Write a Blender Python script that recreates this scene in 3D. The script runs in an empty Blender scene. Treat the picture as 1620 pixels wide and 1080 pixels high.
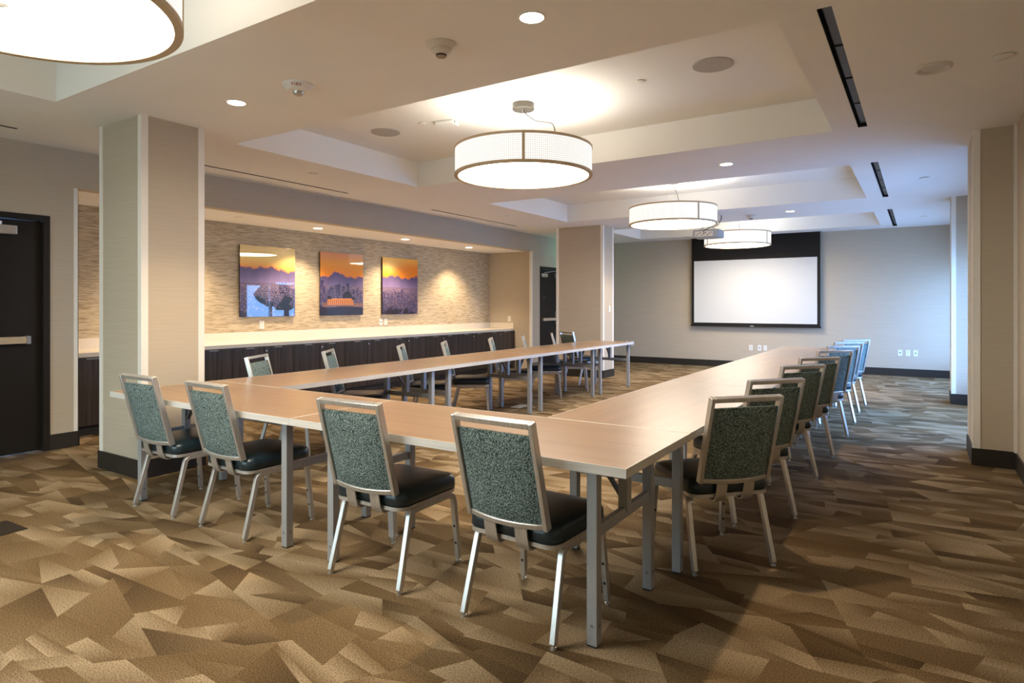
import bpy, math, random
import numpy as np
from mathutils import Vector, Matrix

random.seed(11)
R = math.radians
scn = bpy.context.scene
C = scn.collection

# ------------------------------------------------------------------ camera, world, exposure
YAW = math.atan(0.647)
cam_d = bpy.data.cameras.new('camera')
cam_d.sensor_width = 36.0
cam_d.lens = 36.0 * 1000.0 / 1620.0
cam_d.shift_y = -57.5 / 1620.0
cam_d.clip_start = 0.05
cam_d.clip_end = 300
cam = bpy.data.objects.new('camera', cam_d)
C.objects.link(cam)
cam.location = (0, 0, 1.35)
cam.rotation_euler = (R(90), 0, YAW)
scn.camera = cam

scn.view_settings.view_transform = 'Standard'
scn.view_settings.look = 'None'
scn.view_settings.gamma = 1.0
scn.view_settings.use_curve_mapping = False
scn.view_settings.exposure = 0.86

world = bpy.data.worlds.new('sky')
scn.world = world
world.use_nodes = True
wn = world.node_tree
bg = wn.nodes['Background']
bg.inputs['Color'].default_value = (0.23, 0.46, 1.0, 1)
bg.inputs['Strength'].default_value = 10.5

LAMP_BOTTOM = 13.0      # pendant diffuser radiance
LAMP_TOP = 2.8
LAMP_SIDE = 0.61
DOWN_W = 75.0          # downlight spot watts
ALC_W = 100.0


def portal(name, loc, rot, sx, sy):
    l = bpy.data.lights.new(name, 'AREA')
    l.shape = 'RECTANGLE'
    l.size = sx
    l.size_y = sy
    l.cycles.is_portal = True
    o = bpy.data.objects.new(name, l)
    C.objects.link(o)
    o.location = loc
    o.rotation_euler = rot
    return o


# daylight portals in the window openings (guide the sky light, emit nothing themselves)
portal('window_daylight', (0.83, 8.9, 1.2), (0, R(90), 0), 1.9, 2.9)
portal('window_daylight', (0.83, 12.52, 1.2), (0, R(90), 0), 1.9, 2.85)
portal('window_daylight', (-4.5, -1.93, 1.25), (R(90), 0, 0), 3.4, 2.1)

# ------------------------------------------------------------------ room numbers (metres)
ZC, ZT = 2.83, 3.135           # lower ceiling, tray ceiling
XL, XB = -6.81, -7.88          # left wall, alcove back wall
XR = 0.66                      # right wall
YF, YBK = 14.134, -1.8         # far wall, back wall
ZA = 2.47                      # alcove ceiling
T = 0.74                       # table height


# ------------------------------------------------------------------ helpers
class MB:
    def __init__(s):
        s.v = []
        s.f = []
        s.mi = []

    def add(s, vs, fs, mi=0):
        n = len(s.v)
        s.v += [tuple(p) for p in vs]
        s.f += [tuple(i + n for i in f) for f in fs]
        s.mi += [mi] * len(fs)
        return s

    def box(s, a, b, mi=0):
        x0, y0, z0 = [min(p, q) for p, q in zip(a, b)]
        x1, y1, z1 = [max(p, q) for p, q in zip(a, b)]
        v = [(x0, y0, z0), (x1, y0, z0), (x1, y1, z0), (x0, y1, z0),
             (x0, y0, z1), (x1, y0, z1), (x1, y1, z1), (x0, y1, z1)]
        return s.add(v, [(0, 3, 2, 1), (4, 5, 6, 7), (0, 1, 5, 4), (1, 2, 6, 5), (2, 3, 7, 6), (3, 0, 4, 7)], mi)

    def cbox(s, c, d, mi=0):
        return s.box([c[i] - d[i] / 2 for i in range(3)], [c[i] + d[i] / 2 for i in range(3)], mi)

    def quad(s, a, b, c, d, mi=0):
        return s.add([a, b, c, d], [(0, 1, 2, 3)], mi)

    def loft(s, rings, caps=True, mi=0):
        n = len(rings[0])
        vs = [p for r in rings for p in r]
        fs = []
        for i in range(len(rings) - 1):
            for j in range(n):
                k = (j + 1) % n
                fs.append((i * n + j, i * n + k, (i + 1) * n + k, (i + 1) * n + j))
        if caps:
            fs.append(tuple(range(n - 1, -1, -1)))
            m = (len(rings) - 1) * n
            fs.append(tuple(m + j for j in range(n)))
        return s.add(vs, fs, mi)

    def sweep(s, path, side, w, h, mi=0):
        # rectangular bar along a path, side = fixed width axis
        side = Vector(side).normalized()
        P = [Vector(p) for p in path]
        rings = []
        for i, p in enumerate(P):
            a = P[max(i - 1, 0)]
            b = P[min(i + 1, len(P) - 1)]
            t = (b - a).normalized()
            nrm = side.cross(t).normalized()
            rings.append([p + side * w / 2 + nrm * h / 2, p - side * w / 2 + nrm * h / 2,
                          p - side * w / 2 - nrm * h / 2, p + side * w / 2 - nrm * h / 2])
        return s.loft(rings, True, mi)

    def tube(s, path, r, n=8, mi=0):
        P = [Vector(p) for p in path]
        rings = []
        up = None
        for i, p in enumerate(P):
            t = (P[min(i + 1, len(P) - 1)] - P[max(i - 1, 0)]).normalized()
            if up is None:
                up = t.orthogonal().normalized()
            up = (up - t * up.dot(t)).normalized()
            w = t.cross(up)
            rings.append([p + (up * math.cos(2 * math.pi * k / n) + w * math.sin(2 * math.pi * k / n)) * r for k in range(n)])
        return s.loft(rings, True, mi)

    def lathe(s, prof, c=(0, 0, 0), n=24, caps=True, mi=0):
        rings = [[(c[0] + r * math.cos(2 * math.pi * k / n), c[1] + r * math.sin(2 * math.pi * k / n), c[2] + z)
                  for k in range(n)] for r, z in prof]
        return s.loft(rings, caps, mi)

    def build(s, name, m, parent=None, smooth=None, bevel=0):
        me = bpy.data.meshes.new(name)
        me.from_pydata(s.v, [], s.f)
        ms = m if isinstance(m, (list, tuple)) else [m]
        for q in ms:
            me.materials.append(q)
        if len(ms) > 1:
            for p, i in zip(me.polygons, s.mi):
                p.material_index = i
        if smooth:
            me.shade_smooth()
            me.set_sharp_from_angle(angle=R(smooth))
        me.update()
        o = bpy.data.objects.new(name, me)
        C.objects.link(o)
        o.parent = parent
        if bevel:
            b = o.modifiers.new('bevel', 'BEVEL')
            b.width = bevel
            b.segments = 2
            b.limit_method = 'ANGLE'
        return o


def rrect(w, d, r, z, n=4, cx=0, cy=0):
    pts = []
    for qx, qy, a0 in ((1, 1, 0), (-1, 1, 90), (-1, -1, 180), (1, -1, 270)):
        for k in range(n + 1):
            a = R(a0 + 90 * k / n)
            pts.append((cx + qx * (w / 2 - r) + r * math.cos(a), cy + qy * (d / 2 - r) + r * math.sin(a), z))
    return pts


def tag(o, label=None, cat=None, group=None, kind=None):
    if label:
        o['label'] = label
    if cat:
        o['category'] = cat
    if group:
        o['group'] = group
    if kind:
        o['kind'] = kind
    return o


def thing(name, label, cat, loc=(0, 0, 0), rz=0.0, group=None):
    o = bpy.data.objects.new(name, None)
    o.empty_display_size = 0.1
    C.objects.link(o)
    o.location = loc
    o.rotation_euler = (0, 0, rz)
    return tag(o, label, cat, group)


def struct(o):
    o['kind'] = 'structure'
    return o


def copy_tree(o, parent=None):
    c = o.copy()
    C.objects.link(c)
    c.parent = parent
    for ch in list(o.children):
        copy_tree(ch, c)
    return c


# ------------------------------------------------------------------ materials
MATS = {}


def new_mat(name):
    m = bpy.data.materials.new(name)
    m.use_nodes = True
    MATS[name] = m
    nt = m.node_tree
    return m, nt, nt.nodes['Principled BSDF']


def N(nt, t, **kw):
    n = nt.nodes.new(t)
    for k, v in kw.items():
        setattr(n, k, v)
    return n


def plain(name, col, rough=0.5, metal=0.0, spec=0.5, noise=0.0, nscale=(40, 40, 40), bump=0.0, coat=0.0):
    """principled with a little procedural variation"""
    m, nt, p = new_mat(name)
    p.inputs['Roughness'].default_value = rough
    p.inputs['Metallic'].default_value = metal
    p.inputs['Specular IOR Level'].default_value = spec
    p.inputs['Coat Weight'].default_value = coat
    p.inputs['Base Color'].default_value = (*col, 1)
    if noise or bump:
        tc = N(nt, 'ShaderNodeTexCoord')
        mp = N(nt, 'ShaderNodeMapping')
        mp.inputs['Scale'].default_value = nscale
        nt.links.new(tc.outputs['Object'], mp.inputs['Vector'])
        nz = N(nt, 'ShaderNodeTexNoise')
        nz.inputs['Scale'].default_value = 1.0
        nz.inputs['Detail'].default_value = 3.0
        nt.links.new(mp.outputs[0], nz.inputs['Vector'])
        if noise:
            r = N(nt, 'ShaderNodeValToRGB')
            e = r.color_ramp.elements
            e[0].position, e[1].position = 0.3, 0.7
            e[0].color = (*[c * (1 - noise) for c in col], 1)
            e[1].color = (*[min(c * (1 + noise), 1) for c in col], 1)
            nt.links.new(nz.outputs['Fac'], r.inputs['Fac'])
            nt.links.new(r.outputs['Color'], p.inputs['Base Color'])
        if bump:
            b = N(nt, 'ShaderNodeBump')
            b.inputs['Strength'].default_value = bump
            b.inputs['Distance'].default_value = 0.004
            nt.links.new(nz.outputs['Fac'], b.inputs['Height'])
            nt.links.new(b.outputs[0], p.inputs['Normal'])
    return m


def emis(name, col, strength):
    m, nt, p = new_mat(name)
    p.inputs['Base Color'].default_value = (0.9, 0.9, 0.9, 1)
    p.inputs['Emission Color'].default_value = (*col, 1)
    p.inputs['Emission Strength'].default_value = strength
    return m


def ramp2(name, c0, c1, scale, rough, pos=(0.35, 0.65), detail=4.0, dist=0.0, bump=0.0, spec=0.5, c2=None, metal=0.0, nrough=0.6):
    m, nt, p = new_mat(name)
    p.inputs['Roughness'].default_value = rough
    p.inputs['Specular IOR Level'].default_value = spec
    p.inputs['Metallic'].default_value = metal
    tc = N(nt, 'ShaderNodeTexCoord')
    mp = N(nt, 'ShaderNodeMapping')
    mp.inputs['Scale'].default_value = scale
    nt.links.new(tc.outputs['Object'], mp.inputs['Vector'])
    nz = N(nt, 'ShaderNodeTexNoise')
    nz.inputs['Scale'].default_value = 1.0
    nz.inputs['Detail'].default_value = detail
    nz.inputs['Roughness'].default_value = nrough
    nz.inputs['Distortion'].default_value = dist
    nt.links.new(mp.outputs[0], nz.inputs['Vector'])
    r = N(nt, 'ShaderNodeValToRGB')
    e = r.color_ramp.elements
    e[0].position, e[1].position = pos
    e[0].color = (*c0, 1)
    e[1].color = (*c1, 1)
    if c2:
        x = r.color_ramp.elements.new((pos[0] + pos[1]) / 2)
        x.color = (*c2, 1)
    nt.links.new(nz.outputs['Fac'], r.inputs['Fac'])
    nt.links.new(r.outputs['Color'], p.inputs['Base Color'])
    if bump:
        b = N(nt, 'ShaderNodeBump')
        b.inputs['Strength'].default_value = bump
        b.inputs['Distance'].default_value = 0.005
        nt.links.new(nz.outputs['Fac'], b.inputs['Height'])
        nt.links.new(b.outputs[0], p.inputs['Normal'])
    return m


M_ceil = plain('ceiling_paint', (0.88, 0.86, 0.84), 0.9, spec=0.2, noise=0.012, nscale=(2, 2, 2))
M_tray = plain('tray_paint', (0.89, 0.87, 0.83), 0.9, spec=0.2, noise=0.01, nscale=(2, 2, 2))
M_wall = ramp2('linen_wallcovering', (0.515, 0.435, 0.33), (0.545, 0.465, 0.357), (2.5, 2.5, 80), 0.75, spec=0.25, bump=0.02)
M_grass = ramp2('grasscloth', (0.29, 0.225, 0.145), (0.66, 0.565, 0.41), (6, 6.5, 100), 0.8, pos=(0.33, 0.66), detail=5, dist=0.5, bump=0.5, spec=0.2, c2=(0.51, 0.425, 0.295))
M_trim = plain('white_trim', (0.86, 0.82, 0.75), 0.5, spec=0.3, noise=0.01)
M_base = plain('vinyl_base', (0.028, 0.023, 0.018), 0.5, spec=0.35, noise=0.1, nscale=(6, 6, 6))
M_door = plain('dark_door', (0.018, 0.0135, 0.010), 0.5, spec=0.25, noise=0.06, nscale=(5, 5, 1))
M_silver = plain('silver_metal', (0.62, 0.61, 0.59), 0.32, metal=0.9, noise=0.03)
M_bronze = plain('satin_bronze', (0.58, 0.44, 0.28), 0.45, metal=0.0, noise=0.04)
M_white = plain('white_plastic', (0.80, 0.79, 0.76), 0.45, noise=0.01)
M_offw = plain('cream_plastic', (0.68, 0.62, 0.54), 0.5, noise=0.01)
M_black = plain('black_plastic', (0.012, 0.012, 0.012), 0.5, noise=0.1)
M_grey = plain('grey_speaker_grille', (0.48, 0.45, 0.42), 0.7, noise=0.04, nscale=(250, 250, 250))
M_slotd = plain('slot_black', (0.008, 0.008, 0.008), 0.6, noise=0.1)
M_slotg = plain('slot_blade', (0.10, 0.10, 0.105), 0.45, metal=0.3, noise=0.04)
M_quartz = plain('quartz_top', (0.74, 0.67, 0.56), 0.28, noise=0.025, nscale=(60, 60, 60))
M_cab = ramp2('espresso_wood', (0.022, 0.015, 0.011), (0.066, 0.047, 0.036), (28, 28, 1.1), 0.45, dist=0.4, spec=0.4)
M_top = ramp2('table_laminate', (0.272, 0.172, 0.098), (0.328, 0.212, 0.126), (1.0, 14, 5), 0.30, dist=0.35, detail=5, spec=0.5)
M_edge = ramp2('silver_edge_band', (0.60, 0.57, 0.53), (0.68, 0.65, 0.61), (3, 3, 60), 0.4, spec=0.4)
M_tleg = plain('silver_powder_coat', (0.40, 0.41, 0.425), 0.38, metal=0.35, noise=0.02)
M_tbar = plain('grey_powder_coat', (0.22, 0.215, 0.21), 0.45, metal=0.3, noise=0.03)
M_chairm = ramp2('brushed_nickel', (0.56, 0.545, 0.525), (0.66, 0.645, 0.625), (90, 90, 4), 0.34, metal=0.7)
M_vinyl = plain('navy_vinyl', (0.016, 0.033, 0.043), 0.33, spec=0.55, noise=0.15, nscale=(18, 18, 18), bump=0.02)
M_screen = plain('screen_white', (0.70, 0.69, 0.665), 0.8, spec=0.15, noise=0.006, nscale=(1, 1, 1))
M_scrblk = plain('screen_black', (0.017, 0.014, 0.012), 0.7, spec=0.2, noise=0.05)
M_canopy = plain('nickel_canopy', (0.10, 0.092, 0.08), 0.38, metal=0.8, noise=0.03)
M_proj = plain('projector_grey', (0.36, 0.36, 0.37), 0.5, noise=0.02)
M_red = plain('red_print', (0.45, 0.015, 0.02), 0.5, noise=0.02)
M_floorbox = plain('floor_box_cover', (0.03, 0.022, 0.015), 0.5, noise=0.1)
M_bronzecap = plain('detector_core', (0.38, 0.27, 0.20), 0.5, noise=0.05)
M_diff = emis('lamp_diffuser', (1.0, 0.90, 0.75), LAMP_BOTTOM)
M_difft = emis('lamp_top_diffuser', (1.0, 0.93, 0.81), LAMP_TOP)
M_down = emis('downlight_lens', (1.0, 0.84, 0.62), 14.0)
M_clear = plain('clear_lens', (0.7, 0.7, 0.68), 0.08, spec=0.8, noise=0.05)
M_green = emis('green_sign_glow', (0.1, 1.0, 0.35), 2.5)
M_bounce_ground = plain('pale_bounce_ground', (0.50, 0.50, 0.48), 0.9, noise=0.12, nscale=(2, 2, 2))  # unseen ground, made pale to bounce daylight up to the ceiling
M_leaf = plain('leaves', (0.05, 0.09, 0.03), 0.8, noise=0.4, nscale=(3, 3, 3))
M_bark = plain('bark', (0.08, 0.06, 0.04), 0.9, noise=0.3, nscale=(6, 6, 2))


def fabric():
    m, nt, p = new_mat('speckled_teal_fabric')
    p.inputs['Roughness'].default_value = 0.85
    p.inputs['Specular IOR Level'].default_value = 0.15
    tc = N(nt, 'ShaderNodeTexCoord')
    nz = N(nt, 'ShaderNodeTexNoise')
    nz.inputs['Scale'].default_value = 230
    nz.inputs['Detail'].default_value = 1.5
    nt.links.new(tc.outputs['Object'], nz.inputs['Vector'])
    r = N(nt, 'ShaderNodeValToRGB')
    e = r.color_ramp.elements
    e[0].position, e[1].position = 0.41, 0.60
    e[0].color = (0.02, 0.032, 0.034, 1)
    e[1].color = (0.31, 0.385, 0.365, 1)
    x = e.new(0.5)
    x.color = (0.11, 0.158, 0.155, 1)
    nt.links.new(nz.outputs['Fac'], r.inputs['Fac'])
    nt.links.new(r.outputs['Color'], p.inputs['Base Color'])
    b = N(nt, 'ShaderNodeBump')
    b.inputs['Strength'].default_value = 0.25
    b.inputs['Distance'].default_value = 0.002
    nt.links.new(nz.outputs['Fac'], b.inputs['Height'])
    nt.links.new(b.outputs[0], p.inputs['Normal'])
    return m


M_fab = fabric()


def lattice():
    """glowing drum shade behind a fine metal lattice"""
    m, nt, p = new_mat('lamp_lattice_shade')
    tc = N(nt, 'ShaderNodeTexCoord')
    sp = N(nt, 'ShaderNodeSeparateXYZ')
    nt.links.new(tc.outputs['Object'], sp.inputs[0])
    at = N(nt, 'ShaderNodeMath', operation='ARCTAN2')
    nt.links.new(sp.outputs['Y'], at.inputs[0])
    nt.links.new(sp.outputs['X'], at.inputs[1])

    def math_(op, a, b):
        n = N(nt, 'ShaderNodeMath', operation=op)
        for i, q in enumerate((a, b)):
            if q is None:
                continue
            if isinstance(q, (int, float)):
                n.inputs[i].default_value = q
            else:
                nt.links.new(q, n.inputs[i])
        return n.outputs[0]
    u = math_('MULTIPLY', at.outputs[0], 108.0)      # whole number of repeats round the drum
    v = math_('MULTIPLY', sp.outputs['Z'], 178.0)
    su = math_('SINE', u, None)
    sv = math_('SINE', v, None)
    pr = math_('MULTIPLY', su, sv)
    ab = math_('ABSOLUTE', pr, None)
    r = N(nt, 'ShaderNodeValToRGB')
    e = r.color_ramp.elements
    e[0].position, e[1].position = 0.12, 0.5
    e[0].color = (0.40, 0.39, 0.37, 1)
    e[1].color = (1, 0.985, 0.95, 1)
    nt.links.new(ab, r.inputs['Fac'])
    nt.links.new(r.outputs['Color'], p.inputs['Emission Color'])
    p.inputs['Emission Strength'].default_value = LAMP_SIDE
    p.inputs['Base Color'].default_value = (0.5, 0.49, 0.46, 1)
    return m


M_lat = lattice()


def glass(name, tint):
    m, nt, p = new_mat(name)
    nt.nodes.remove(p)
    out = nt.nodes['Material Output']
    tr = N(nt, 'ShaderNodeBsdfTransparent')
    tr.inputs[0].default_value = (*tint, 1)
    gl = N(nt, 'ShaderNodeBsdfGlossy')
    gl.inputs['Roughness'].default_value = 0.02
    mx = N(nt, 'ShaderNodeMixShader')
    mx.inputs[0].default_value = 0.06
    nt.links.new(tr.outputs[0], mx.inputs[1])
    nt.links.new(gl.outputs[0], mx.inputs[2])
    nt.links.new(mx.outputs[0], out.inputs['Surface'])
    return m


M_glass = glass('window_glass', (0.96, 0.98, 0.97))
M_glass_b = glass('daylight_filter_glass', (1.0, 0.82, 0.58))  # tint added to take the blue out of daylight from behind


def wrapmat():
    m, nt, p = new_mat('clear_plastic_film')
    out = nt.nodes['Material Output']
    p.inputs['Base Color'].default_value = (0.8, 0.82, 0.85, 1)
    p.inputs['Roughness'].default_value = 0.15
    tr = N(nt, 'ShaderNodeBsdfTransparent')
    mx = N(nt, 'ShaderNodeMixShader')
    mx.inputs[0].default_value = 0.45
    nt.links.new(tr.outputs[0], mx.inputs[1])
    nt.links.new(p.outputs[0], mx.inputs[2])
    nt.links.new(mx.outputs[0], out.inputs['Surface'])
    return m


M_wrap = wrapmat()


def carpet_mat():
    m, nt, p = new_mat('shard_carpet')
    p.inputs['Roughness'].default_value = 0.95
    p.inputs['Specular IOR Level'].default_value = 0.08
    at = N(nt, 'ShaderNodeVertexColor')
    at.layer_name = 'pattern'
    tc = N(nt, 'ShaderNodeTexCoord')
    nz = N(nt, 'ShaderNodeTexNoise')
    nz.inputs['Scale'].default_value = 170
    nz.inputs['Detail'].default_value = 2
    nt.links.new(tc.outputs['Object'], nz.inputs['Vector'])
    r = N(nt, 'ShaderNodeValToRGB')
    e = r.color_ramp.elements
    e[0].position, e[1].position = 0.32, 0.68
    e[0].color = (0.50, 0.48, 0.45, 1)
    e[1].color = (1.46, 1.47, 1.48, 1)
    nt.links.new(nz.outputs['Fac'], r.inputs['Fac'])
    mx = N(nt, 'ShaderNodeMixRGB', blend_type='MULTIPLY')
    mx.inputs[0].default_value = 1
    nt.links.new(at.outputs['Color'], mx.inputs[1])
    nt.links.new(r.outputs['Color'], mx.inputs[2])
    nt.links.new(mx.outputs[0], p.inputs['Base Color'])
    b = N(nt, 'ShaderNodeBump')
    b.inputs['Strength'].default_value = 0.5
    b.inputs['Distance'].default_value = 0.004
    nt.links.new(nz.outputs['Fac'], b.inputs['Height'])
    nt.links.new(b.outputs[0], p.inputs['Normal'])
    return m


M_carpet = carpet_mat()


def print_mat():
    m, nt, p = new_mat('glossy_photo_print')
    at = N(nt, 'ShaderNodeVertexColor')
    at.layer_name = 'print'
    nt.links.new(at.outputs['Color'], p.inputs['Base Color'])
    p.inputs['Roughness'].default_value = 0.35
    p.inputs['Specular IOR Level'].default_value = 0.3
    p.inputs['Coat Weight'].default_value = 1.0
    p.inputs['Coat Roughness'].default_value = 0.01
    p.inputs['Coat IOR'].default_value = 1.6
    return m


M_print = print_mat()


# ------------------------------------------------------------------ floor: carpet of angular shards
def make_floor():
    x0, x1, y0, y1 = XB - 0.1, 1.0, YBK - 0.1, YF + 0.1
    rnd = random.Random(5)
    out = []

    def area(p):
        return 0.5 * abs(sum(p[i][0] * p[(i + 1) % len(p)][1] - p[(i + 1) % len(p)][0] * p[i][1] for i in range(len(p))))

    def cut(p, c, d):
        A, B = [], []
        n = (-d[1], d[0])
        s = [(q[0] - c[0]) * n[0] + (q[1] - c[1]) * n[1] for q in p]
        for i in range(len(p)):
            j = (i + 1) % len(p)
            if s[i] >= 0:
                A.append(p[i])
            if s[i] <= 0:
                B.append(p[i])
            if s[i] * s[j] < 0:
                t = s[i] / (s[i] - s[j])
                q = (p[i][0] + t * (p[j][0] - p[i][0]), p[i][1] + t * (p[j][1] - p[i][1]))
                A.append(q)
                B.append(q)
        return A, B

    def rec(p, depth):
        a = area(p)
        if a < rnd.choice((0.016, 0.026, 0.04, 0.06, 0.09)) or depth > 30 or len(p) > 8:
            out.append(p)
            return
        xs = [q[0] for q in p]
        ys = [q[1] for q in p]
        w, h = max(xs) - min(xs), max(ys) - min(ys)
        if w > 2.5 * h:
            ang = R(90 + rnd.choice((-42, -30, -12, 0, 12, 30, 40)) + rnd.uniform(-8, 8))
        else:
            ang = R(rnd.choice((-16, -6, 0, 0, 8, 18)) + rnd.uniform(-4, 4))
        f = rnd.uniform(0.36, 0.64)
        c = (min(xs) + w * f, min(ys) + h * rnd.uniform(0.36, 0.64))
        A, B = cut(p, c, (math.cos(ang), math.sin(ang)))
        if len(A) < 3 or len(B) < 3 or min(area(A), area(B)) < 0.006:
            out.append(p)
            return
        rec(A, depth + 1)
        rec(B, depth + 1)

    rec([(x0, y0), (x1, y0), (x1, y1), (x0, y1)], 0)
    dark = np.array((0.078, 0.050, 0.025))
    mid = np.array((0.135, 0.087, 0.041))
    midl = np.array((0.185, 0.127, 0.067))
    light = np.array((0.33, 0.25, 0.157))
    vs, fs, cols = [], [], []
    for p in out:
        k = rnd.random()
        if k < 0.30:
            a, b = mid, light
        elif k < 0.52:
            a, b = midl, light * rnd.uniform(0.85, 1.05)
        elif k < 0.80:
            a, b = mid, midl
        elif k < 0.92:
            a, b = dark, mid
        else:
            a, b = dark, midl
        if rnd.random() < 0.5:
            a, b = b, a
        ang = rnd.choice((90, 90, 270, 0, 180)) + rnd.uniform(-35, 35)
        dx, dy = math.cos(R(ang)), math.sin(R(ang))
        # triangulate through the centroid so that the tone fade is smooth
        pr = [q[0] * dx + q[1] * dy for q in p]
        lo, hi = min(pr), max(pr)
        n = len(vs)
        cen = (sum(q[0] for q in p) / len(p), sum(q[1] for q in p) / len(p))
        pts = list(p) + [cen]
        for q in pts:
            t = ((q[0] * dx + q[1] * dy) - lo) / max(hi - lo, 1e-6)
            t = min(max((t - 0.12) / 0.76, 0), 1)
            vs.append((q[0], q[1], 0))
            cols.append(a + (b - a) * t)
        m = len(p)
        for i in range(m):
            fs.append((n + i, n + (i + 1) % m, n + m))
    me = bpy.data.meshes.new('floor')
    me.from_pydata(vs, [], fs)
    ca = me.color_attributes.new('pattern', 'FLOAT_COLOR', 'POINT')
    arr = np.ones((len(vs), 4), np.float32)
    arr[:, :3] = np.array(cols)
    ca.data.foreach_set('color', arr.ravel())
    me.materials.append(M_carpet)
    # make every triangle face up
    me.update()
    for pl in me.polygons:
        if pl.normal.z < 0:
            pl.flip()
    o = bpy.data.objects.new('floor', me)
    C.objects.link(o)
    struct(o)


make_floor()
struct(MB().box((XB - 0.3, YBK - 0.3, -0.25), (1.2, YF + 0.3, -0.02)).build('floor_slab', M_base))

# ------------------------------------------------------------------ ceiling with four trays
TX0, TX1 = -5.29, -0.63
TRAYS = [(-0.45, 2.06), (3.495, 6.01), (7.55, 9.985), (11.54, 13.5)]
SLX = (-6.392, -6.352)
SL_L = [(-0.3, 2.2), (3.49, 5.85), (7.55, 10.0), (11.5, 13.5)]
SRX = (-0.44, -0.372)
SL_R = [(-0.5, 2.0), (3.486, 5.99), (7.535, 10.04), (11.35, 13.78)]


def make_ceiling():
    holes = [(TX0, TX1, a, b) for a, b in TRAYS] + [(*SLX, a, b) for a, b in SL_L] + [(*SRX, a, b) for a, b in SL_R]
    xs = sorted({XL - 0.1, 1.0, TX0, TX1, *SLX, *SRX})
    ys = sorted({YBK - 0.1, YF + 0.1, *[v for h in holes for v in h[2:]]})
    mb = MB()
    for i in range(len(xs) - 1):
        for j in range(len(ys) - 1):
            cx, cy = (xs[i] + xs[i + 1]) / 2, (ys[j] + ys[j + 1]) / 2
            if any(h[0] < cx < h[1] and h[2] < cy < h[3] for h in holes):
                continue
            mb.quad((xs[i], ys[j], ZC), (xs[i], ys[j + 1], ZC), (xs[i + 1], ys[j + 1], ZC), (xs[i + 1], ys[j], ZC))
    for a, b in TRAYS:
        mb.quad((TX0, a, ZC), (TX1, a, ZC), (TX1, a, ZT), (TX0, a, ZT), 1)
        mb.quad((TX1, b, ZC), (TX0, b, ZC), (TX0, b, ZT), (TX1, b, ZT), 1)
        mb.quad((TX0, b, ZC), (TX0, a, ZC), (TX0, a, ZT), (TX0, b, ZT), 1)
        mb.quad((TX1, a, ZC), (TX1, b, ZC), (TX1, b, ZT), (TX1, a, ZT), 1)
        mb.quad((TX0, a, ZT), (TX0, b, ZT), (TX1, b, ZT), (TX1, a, ZT), 1)
    struct(mb.build('ceiling', [M_ceil, M_tray]))
    # roof slab above everything keeps the sky out
    struct(MB().box((XB - 0.3, YBK - 0.3, 3.2), (1.2, YF + 0.3, 3.35)).build('roof_slab', M_ceil))


make_ceiling()

# ------------------------------------------------------------------ walls
D1 = (1.56, 2.602)      # door openings in the left wall, outer frame
D2 = (11.615, 12.66)
AL = (2.835, 11.275)    # alcove opening
DH = 2.177


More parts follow.
